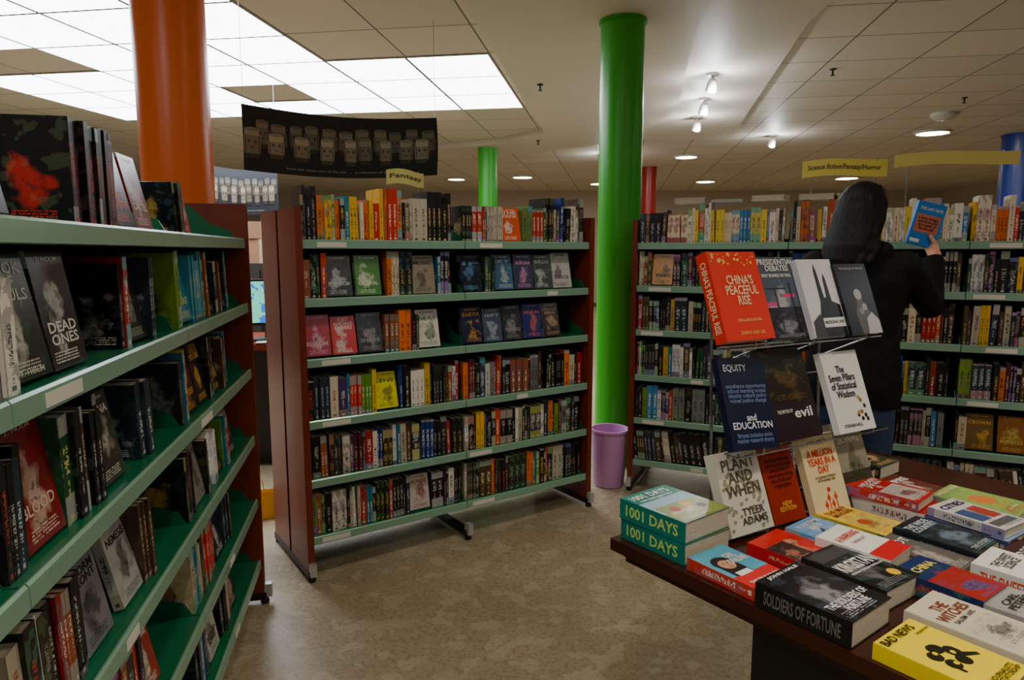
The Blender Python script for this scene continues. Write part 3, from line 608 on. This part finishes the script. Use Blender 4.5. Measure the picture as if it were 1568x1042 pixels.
# ---------------------------------------------------------------- banners & signs
def banner(name,PL,PR,ztl,ztr,hh,bend,cols,cups=True,n_=24,sag=.03,strings=True):
    mb=MB([simple(name+'_cloth',cols,.6),BM[INK],M_wire])
    PL=Vector(PL);PR=Vector(PR); d=(PR-PL); nrm=Vector((d.y,-d.x,0)).normalized()
    def pos(t,v,off=0):
        p=PL.lerp(PR,t)+nrm*(bend*math.sin(math.pi*t)+off+.02*math.sin(v*3))
        z=ztl+(ztr-ztl)*t-sag*math.sin(math.pi*t)-hh*(1-v)
        return Vector((p.x,p.y,z))
    for i in range(n_):
        for j in range(6):
            mb.poly([pos(i/n_,j/6),pos((i+1)/n_,j/6),pos((i+1)/n_,(j+1)/6),pos(i/n_,(j+1)/6)],0)
            mb.poly([pos(a,b,-.002) for a,b in ((i/n_,j/6),(i/n_,(j+1)/6),((i+1)/n_,(j+1)/6),((i+1)/n_,j/6))],0)
    if cups:
        rr=random.Random(3)
        for row in (0,1):
            x=.04+.05*(1-row); i=row
            while x<.97:
                w2=rr.choice([.032,.036,.039]); top=(.60 if row else .76)+rr.uniform(-.03,.04); bot=(.2 if row else .36)+rr.uniform(-.01,.02)
                g=rr.uniform(.85,1.1)*(1 if row else .72); e0=.004+.0025*row
                col=lin((128*g,122*g,106*g)); dk=lin((66*g,62*g,54*g)); lt=lin((min(255,158*g),152*g,132*g))
                for lo,hi,f,cc in ((bot,bot+.07,.8,dk),(bot+.07,top-.1,1,col),(top-.1,top,.88,lt)):
                    mb.poly([pos(x-w2*f,lo,e0),pos(x+w2*f,lo,e0),pos(x+w2*f,hi,e0),pos(x-w2*f,hi,e0)],1,cc)
                mb.poly([pos(x+w2*.88*math.cos(a*math.pi/8),top+.028*math.sin(a*math.pi/8),e0+.0004) for a in range(16)],1,col)
                ym=(bot+top)/2+.03
                for s_ in (-1,1):
                    mb.poly([pos(x+s_*w2*.4+.006*math.cos(a*math.pi/5),ym+.026*math.sin(a*math.pi/5),e0+.0008) for a in range(10)],1,dk)
                    mb.poly([pos(x+s_*w2*.8-.002,bot+.07,e0+.0008),pos(x+s_*w2*.8+.002,bot+.07,e0+.0008),pos(x+s_*w2*.8+.002,top-.1,e0+.0008),pos(x+s_*w2*.8-.002,top-.1,e0+.0008)],1,dk)
                mb.poly([pos(x-.01,ym-.09,e0+.0008),pos(x+.01,ym-.09,e0+.0008),pos(x+.008,ym-.075,e0+.0008),pos(x-.008,ym-.075,e0+.0008)],1,dk)
                x+=w2*2+(rr.uniform(.012,.05) if row else rr.uniform(.004,.02)); i+=1
        put_text(mb,'from the chess sets of the isle   -   a collection of old games',lambda x,y:pos(x,y,.005),.5,.09,.6,.04,lin((150,148,140)),1)
    if strings:
        for t in (.01,.99):
            rod(mb,I4,pos(t,1),pos(t,1)+Vector((0,0,ZC-pos(t,1).z)),.0018,2,6)
    return mb.obj(name)
banner('hanging_banner',(-1.61,4.2,0),(-.52,4.85,0),2.32,2.36,.385,-.05,(26,26,32))
banner('hanging_banner',(-2.75,6.2,0),(-2.15,6.4,0),2.22,2.2,.4,.0,(36,40,50))
def sign(name,U,x0,x1,z0,z1,txt,rgb,y=.25,ink=(80,72,30),fw=.86,fh=.4):
    mb=MB([simple(name+'_card',rgb,.5),BM[INK],M_green,M_wire])
    k=8
    P=lambda t,v,o=0:U@Vector((x0+(x1-x0)*t,y+o-.02*math.sin(math.pi*t),z0+(z1-z0)*v+.008*math.sin(t*5)))
    for i in range(k):
        mb.poly([P(i/k,0),P((i+1)/k,0),P((i+1)/k,1),P(i/k,1)],0); mb.poly([P(i/k,0,.003),P(i/k,1,.003),P((i+1)/k,1,.003),P((i+1)/k,0,.003)],0)
    if txt: put_text(mb,txt,lambda a,b:P(a,b,-.0015),.5,.5,fw,fh,lin(ink),1)
    for t in (.12,.88):
        x=x0+t*(x1-x0)
        rod(mb,U,(x,y+.012,1.535),(x,y+.012,z1),.0035,3)
        mb.box(U,x-.02,x+.02,y-.012,y+.02,1.522,1.56,2)
    return mb.obj(name)
sign('category_sign',UR,.86,1.28,1.855,1.945,'Science fiction/Fantasy/Horror',(236,220,96))
sign('category_sign',UR,1.31,1.86,1.89,1.955,None,(222,206,110))
sign('category_sign',UM,.5,.70,1.77,1.84,'Fantasy',(222,216,130))

# ---------------------------------------------------------------- counter area
mb=MB([M_wood,M_dark])
mb.box(I4,-2.35,-1.3,4.45,5.15,.8,.84,0); mb.box(I4,-2.32,-1.34,4.5,5.1,.08,.8,1); mb.box(I4,-2.28,-1.4,4.55,5.05,0,.08,1)
mb.obj('service_counter',bevel=.003)
m,nt,b=new_mat('screen_image'); q=NB(nt); tc=nt.nodes.new('ShaderNodeTexCoord')
f=q.noise(tc.outputs['Object'],14,2)
colr=q.mix(q.m('GREATER_THAN',f,.5),(.02,.16,.6,1),(.12,.65,.45,1)); nt.links.new(colr,b.inputs['Emission Color']); b.inputs['Emission Strength'].default_value=1.6; b.inputs['Base Color'].default_value=(.01,.01,.01,1)
mb=MB([M_dark,m])
MO=T(-1.7,4.72,.84)@RZ(12)
mb.lathe(MO,[(0,0),(.11,0),(.11,.01),(.02,.018),(.018,.12),(0,.12)],20,0)
mb.box(MO,-.25,.25,-.02,.02,.1,.42,0); mb.box(MO,-.235,.235,-.0215,-.02,.12,.405,1)
mb.obj('computer_monitor')
mb=MB([M_label])
for i in range(6): mb.box(T(-1.6,4.52,.841+.002*i)@RZ(6*i-14),-.1,.1,-.05,.05,0,.0015)
mb.obj('paper_stack')
mb=MB([simple('cabinet_grey',(58,54,50),.5),M_dark])
mb.box(I4,-2.9,-1.2,5.6,6.1,.05,1.35,0)
for i in range(4):
    mb.box(I4,-2.87+.42*i,-2.48+.42*i,5.588,5.6,.1,1.3,0); mb.box(I4,-2.53+.42*i,-2.51+.42*i,5.57,5.588,.6,.75,1)
mb.box(I4,-2.86,-1.24,5.65,6.05,0,.05,1)
mb.obj('storage_cabinet')
Mc=simple('corrugated_card',(170,132,98),.8,noise=.1); Mt=simple('packing_tape',(205,190,160),.4)
for x,wd,h,c in ((-2.05,.3,.2,0),(-2.05,.26,.14,1)):
    mb=MB([Mc,Mt]); z=1.352+(.202 if c else 0)
    mb.box(T(x,5.8,z)@RZ(8*c),-wd/2,wd/2,-.15,.15,0,h-.002,0); mb.box(T(x,5.8,z)@RZ(8*c),-.025,.025,-.1505,.1505,.0,h-.001,1)
    mb.obj('cardboard_box')
mb=MB([simple('yellow_paper_bag',(230,190,50),.6)])
YB=T(-1.42,3.6,0)@RZ(20)
a,b_,z0,c_,d_,z1=.12,.06,.001,.13,.065,.14
L_=[YB@Vector((x,y,z0)) for x,y in ((-a,-b_),(a,-b_),(a,b_),(-a,b_))]; H_=[YB@Vector((x,y,z1)) for x,y in ((-c_,-d_*.4),(c_,-d_*.4),(c_,d_*.4),(-c_,d_*.4))]
mb.poly(L_[::-1],0)
for i in range(4): j=(i+1)%4; mb.poly([L_[i],L_[j],H_[j],H_[i]],0)
pp=[(-.06,0,.14),(-.05,0,.2),(0,0,.225),(.05,0,.2),(.06,0,.14)]
for p_,q_ in zip(pp,pp[1:]): rod(mb,YB,p_,q_,.003,0)
mb.obj('yellow_carrier_bag')
base=[o for o in scene.collection.objects if o.name in('bookshelf','shelved_books')]
for loc,rot in (((-2.6,8.6),4),((1.5,9.0),-30),((4.2,6.6),-55),((3.6,11.5),10),((-5.6,7.2),20)):
    for o in base:
        k=bpy.data.objects.new(o.name.split('.')[0],o.data); scene.collection.objects.link(k)
        k.matrix_world=T(loc[0],loc[1],0)@RZ(rot)@UM.inverted()

# ---------------------------------------------------------------- woman
def prim_bm(prims):
    bm=bmesh.new()
    for p in prims:
        if p[0]=='s':
            c=Vector(p[1]); r=p[2]; r=(r,r,r) if not isinstance(r,tuple) else r
            M=Matrix.Translation(c)@Matrix.Diagonal((r[0],r[1],r[2],1))
            bmesh.ops.create_uvsphere(bm,u_segments=24,v_segments=14,radius=1,matrix=M)
        elif p[0]=='c':
            a=Vector(p[1]);b2=Vector(p[2]); d=b2-a
            M=Matrix.Translation((a+b2)/2)@d.to_track_quat('Z','Y').to_matrix().to_4x4()
            bmesh.ops.create_cone(bm,cap_ends=True,segments=20,radius1=p[3],radius2=p[4],depth=d.length,matrix=M)
        elif p[0]=='ch':
            pts,rs=p[1],p[2]
            for i,(pt,r) in enumerate(zip(pts,rs)):
                bmesh.ops.create_uvsphere(bm,u_segments=16,v_segments=10,radius=r,matrix=Matrix.Translation(pt))
                if i:
                    a=Vector(pts[i-1]);b2=Vector(pt); d=b2-a
                    M=Matrix.Translation((a+b2)/2)@d.to_track_quat('Z','Y').to_matrix().to_4x4()
                    bmesh.ops.create_cone(bm,cap_ends=True,segments=16,radius1=rs[i-1],radius2=r,depth=d.length,matrix=M)
        elif p[0]=='l':
            rings=[]
            for cx,cy,z,rx,ry in p[1]:
                rings.append([bm.verts.new((cx+rx*math.cos(2*math.pi*k/28),cy+ry*math.sin(2*math.pi*k/28),z)) for k in range(28)])
            for r0,r1 in zip(rings,rings[1:]):
                for k in range(28): bm.faces.new((r0[k],r0[(k+1)%28],r1[(k+1)%28],r1[k]))
            bm.faces.new(rings[0][::-1]); bm.faces.new(rings[-1])
    bmesh.ops.recalc_face_normals(bm,faces=bm.faces)
    return bm
def organic(name,prims,vox,mat,smooth=6,parent=None,disp=0,dscale=.08):
    bm=prim_bm(prims); me=bpy.data.meshes.new(name+'_src'); bm.to_mesh(me); bm.free()
    o=bpy.data.objects.new(name+'_src',me); scene.collection.objects.link(o)
    r=o.modifiers.new('r','REMESH'); r.mode='VOXEL'; r.voxel_size=vox
    sm=o.modifiers.new('s','SMOOTH'); sm.iterations=smooth; sm.factor=.6
    if disp:
        tx=bpy.data.textures.new(name+'_t','CLOUDS'); tx.noise_scale=dscale
        d=o.modifiers.new('d','DISPLACE'); d.texture=tx; d.strength=disp; d.mid_level=.5
    dg=bpy.context.evaluated_depsgraph_get(); dg.update()
    me2=bpy.data.meshes.new_from_object(o.evaluated_get(dg)); me2.name=name
    bpy.data.objects.remove(o)
    me2.materials.clear(); me2.materials.append(mat)
    me2.polygons.foreach_set('use_smooth',[True]*len(me2.polygons))
    k=bpy.data.objects.new(name,me2); scene.collection.objects.link(k)
    if parent: k.parent=parent
    return k
WE=bpy.data.objects.new('woman',None); scene.collection.objects.link(WE)
WE.location=(1.45,2.87,0); WE.rotation_euler=(0,0,math.radians(-24.5))
Mcoat=simple('black_coat_fabric',(19,19,22),.85,noise=.15,nscale=60,spec=.2); Mjean=simple('dark_denim',(40,58,92),.8,noise=.25,nscale=80)
Mskin=simple('skin',(215,156,124),.5); Mhair=simple('black_hair',(9,7,7),.6,noise=.35,nscale=1,stretch=(130,130,9),bump=.7,spec=.22); Mshoe=simple('dark_leather',(24,20,20),.4)
organic('coat',[('l',[(0,0,.8,.185,.135),(0,0,.9,.195,.15),(0,0,1.0,.182,.14),(0,0,1.12,.165,.125),(0,.0,1.24,.18,.13),(0,0,1.34,.195,.125),(0,0,1.405,.17,.105),(0,0,1.45,.10,.08),(0,0,1.5,.07,.068)]),
  ('s',(.165,0,1.385),.07),('s',(-.165,0,1.385),.07),
  ('ch',[(.165,0,1.385),(.24,.11,1.29),(.29,.19,1.215),(.298,.235,1.3),(.302,.275,1.40)],[.066,.06,.056,.05,.042]),
  ('ch',[(-.165,0,1.385),(-.215,.0,1.25),(-.235,.02,1.12),(-.19,.12,1.06),(-.13,.22,1.04)],[.066,.06,.055,.05,.042]),
  ('ch',[(-.09,-.03,1.46),(-.06,-.07,1.44),(0,-.09,1.43),(.06,-.07,1.44),(.09,-.03,1.46)],[.032,.036,.04,.036,.032])],.011,Mcoat,5,WE,disp=.016,dscale=.08)
organic('jeans',[('l',[(0,0,.74,.15,.11),(0,0,.84,.165,.125),(0,0,.95,.15,.11)]),
  ('ch',[(-.085,0,.8),(-.095,.02,.62),(-.1,.025,.47),(-.1,0,.3),(-.1,-.01,.1)],[.09,.08,.062,.058,.048]),
  ('ch',[(.085,0,.8),(.1,.05,.62),(.105,.07,.47),(.105,.04,.3),(.105,.03,.1)],[.09,.08,.062,.058,.048])],.011,Mjean,4,WE,disp=.006,dscale=.05)
organic('shoes',[('ch',[(-.1,-.04,.05),(-.1,.06,.045),(-.1,.15,.035)],[.044,.042,.034]),('ch',[(.105,0,.05),(.11,.1,.045),(.115,.19,.035)],[.044,.042,.034])],.008,Mshoe,3,WE)
HD=bpy.data.objects.new('head_pivot',None); scene.collection.objects.link(HD); HD.parent=WE; HD.location=(0,.01,1.5); HD.rotation_euler=(math.radians(-6),0,math.radians(-34))
organic('head',[('s',(0,0,.125),(.072,.088,.095)),('s',(0,.03,.075),(.055,.06,.065)),('s',(0,.055,.035),(.028,.026,.022)),
  ('c',(0,-.01,-.06),(0,.0,.06),.05,.048),
  ('ch',[(0,.088,.12),(0,.104,.093),(0,.1,.084)],[.008,.011,.012]),
  ('s',(.074,0,.105),(.012,.02,.03)),('s',(-.074,0,.105),(.012,.02,.03)),
  ('s',(0,.085,.05),(.024,.01,.006)),('s',(0,.085,.041),(.02,.01,.006)),
  ('s',(.03,.078,.137),(.022,.01,.006)),('s',(-.03,.078,.137),(.022,.01,.006))],.0045,Mskin,3,HD)
Mw_=simple('eye_white',(225,222,215),.2); Mdk=simple('iris_dark',(30,20,15),.15); Mlip=simple('lips',(170,85,80),.4)
me_=MB([Mw_,Mdk,Mlip])
def sph(mb,c,r,mat,sc=(1,1,1)):
    mb.lathe(T(*c)@Matrix.Diagonal((sc[0],sc[1],sc[2],1)),[(r*math.sin(math.pi*k/10),-r*math.cos(math.pi*k/10)) for k in range(11)],16,mat)
for sx in (-1,1):
    sph(me_,(sx*.03,.076,.12),.0125,0); sph(me_,(sx*.03,.083,.12),.0062,1)
sph(me_,(0,.0935,.0455),.018,2,(1,.25,.32))
o=me_.obj('eyes_and_lips',smooth=True); o.parent=HD
locks=[('s',(0,-.012,.14),(.09,.1,.098)),('s',(0,.03,.198),(.058,.06,.032)),
 ('l',[(0,-.105,-.15,.05,.02),(0,-.11,-.1,.08,.032),(0,-.1,-.04,.095,.042),(0,-.065,.04,.096,.06),(0,-.035,.11,.096,.082),(0,-.015,.16,.085,.092)])]
rl=random.Random(5)
for i in range(30):
    t=i/29; ang=math.radians(-5-170*t)
    x=math.cos(ang); y=math.sin(ang)
    end=-.15-.05*rl.random() if abs(x)<.8 else -.1-.05*rl.random()
    r_=.010+.006*rl.random(); wv=rl.uniform(-.012,.012)
    locks.append(('ch',[(x*.06,y*.05-.01,.205),(x*.088,y*.08-.012,.15),(x*.094+wv*.3,y*.08-.02,.08),(x*.1-wv,y*.068-.04,.01),(x*.106+wv,y*.055-.06,-.05),(x*.095+rl.uniform(-.012,.012),y*.04-.085,-.1),(x*.075+rl.uniform(-.02,.02),y*.025-.1,end)],[r_,r_*1.1,r_*1.15,r_*1.15,r_*1.1,r_,r_*.5]))
organic('hair',locks,.0052,Mhair,1,HD)
hb=MB(BM)
book(hb,basis((0,0,0),(0,-1,0),(1,0,0),(0,0,1)),.022,.19,.125,lin((20,116,200)),lin((215,120,80)),.37,plain=True,
   decor=[('r',.08,.92,.3,.72,(190,106,74)),('r',.06,.4,.06,.14,(225,225,225))],titles=[('a story of magic\nand of ruin told\nby a master of\nthe old craft',.5,.52,.7,.3,(50,50,66)),('THE LAST GATE',.5,.85,.8,.07,(230,220,200))])
ho=hb.obj('held_book'); ho.parent=WE
BMX=T(.275,.345,1.465)@Matrix.Rotation(math.radians(22),4,'Z')@Matrix.Rotation(math.radians(14),4,'Y')@T(-.1,0,0)
ho.matrix_local=BMX
def bp(x,y,z): return tuple(BMX@Vector((x,y,z)))
wr=(.302,.275,1.405)
Kn=[bp(.118,.016,.004),bp(.122,.018,.022),bp(.124,.019,.040),bp(.124,.018,.056)]
pr=[('ch',[wr,(.304,.292,1.435)],[.026,.027]),
    ('ch',[(.304,.292,1.435),Kn[0]],[.025,.014]),('ch',[(.304,.292,1.435),Kn[1]],[.024,.014]),('ch',[(.306,.294,1.437),Kn[2]],[.022,.013]),('ch',[(.308,.294,1.437),Kn[3]],[.02,.012])]
for i,L2 in enumerate((.052,.064,.06,.046)):
    z0=.004+.0175*i; k0=Kn[i]
    p1=bp(.122-L2*.5,.015,z0+.006+.004*i); p2=bp(.122-L2*.95,.0125,z0+.012+.005*i); p3=bp(.122-L2*1.3,.0095,z0+.016+.006*i)
    pr.append(('ch',[k0,p1,p2,p3],[.0088,.0082,.0076,.0068]))
pr.append(('ch',[(.300,.285,1.43),bp(.125,-.028,.006),bp(.106,-.034,.03),bp(.088,-.0315,.048)],[.016,.012,.0098,.0085]))
organic('right_hand',pr,.0028,Mskin,3,WE)
wl=(-.13,.22,1.04)
pr=[('ch',[wl,(-.1,.26,1.035)],[.026,.028])]
for i,L2 in enumerate((.07,.08,.075,.058)):
    b0=Vector((-.115,.285-.004*i,1.065-.018*i))
    pr.append(('ch',[(-.1,.26,1.035),tuple(b0)],[.022,.012]))
    pr.append(('ch',[tuple(b0),tuple(b0+Vector((.03,.02,0))),tuple(b0+Vector((.03+L2*.4,.015,-.003))),tuple(b0+Vector((.03+L2*.65,-.0,-.004)))],[.009,.0085,.008,.007]))
pr.append(('ch',[(-.105,.25,1.05),(-.08,.255,1.085),(-.05,.265,1.1)],[.015,.011,.009]))
organic('left_hand',pr,.0028,Mskin,3,WE)

# ---------------------------------------------------------------- world + camera
wd=bpy.data.worlds.new('w'); scene.world=wd; wd.use_nodes=True
wd.node_tree.nodes['Background'].inputs[0].default_value=(.5,.5,.55,1); wd.node_tree.nodes['Background'].inputs[1].default_value=.1
cam=bpy.data.cameras.new('cam'); cam.lens=24; cam.sensor_width=36; cam.clip_start=.05
co=bpy.data.objects.new('camera',cam); co.location=(0,0,1.45); co.rotation_euler=(math.radians(90-7.41),0,0); scene.collection.objects.link(co)
scene.camera=co
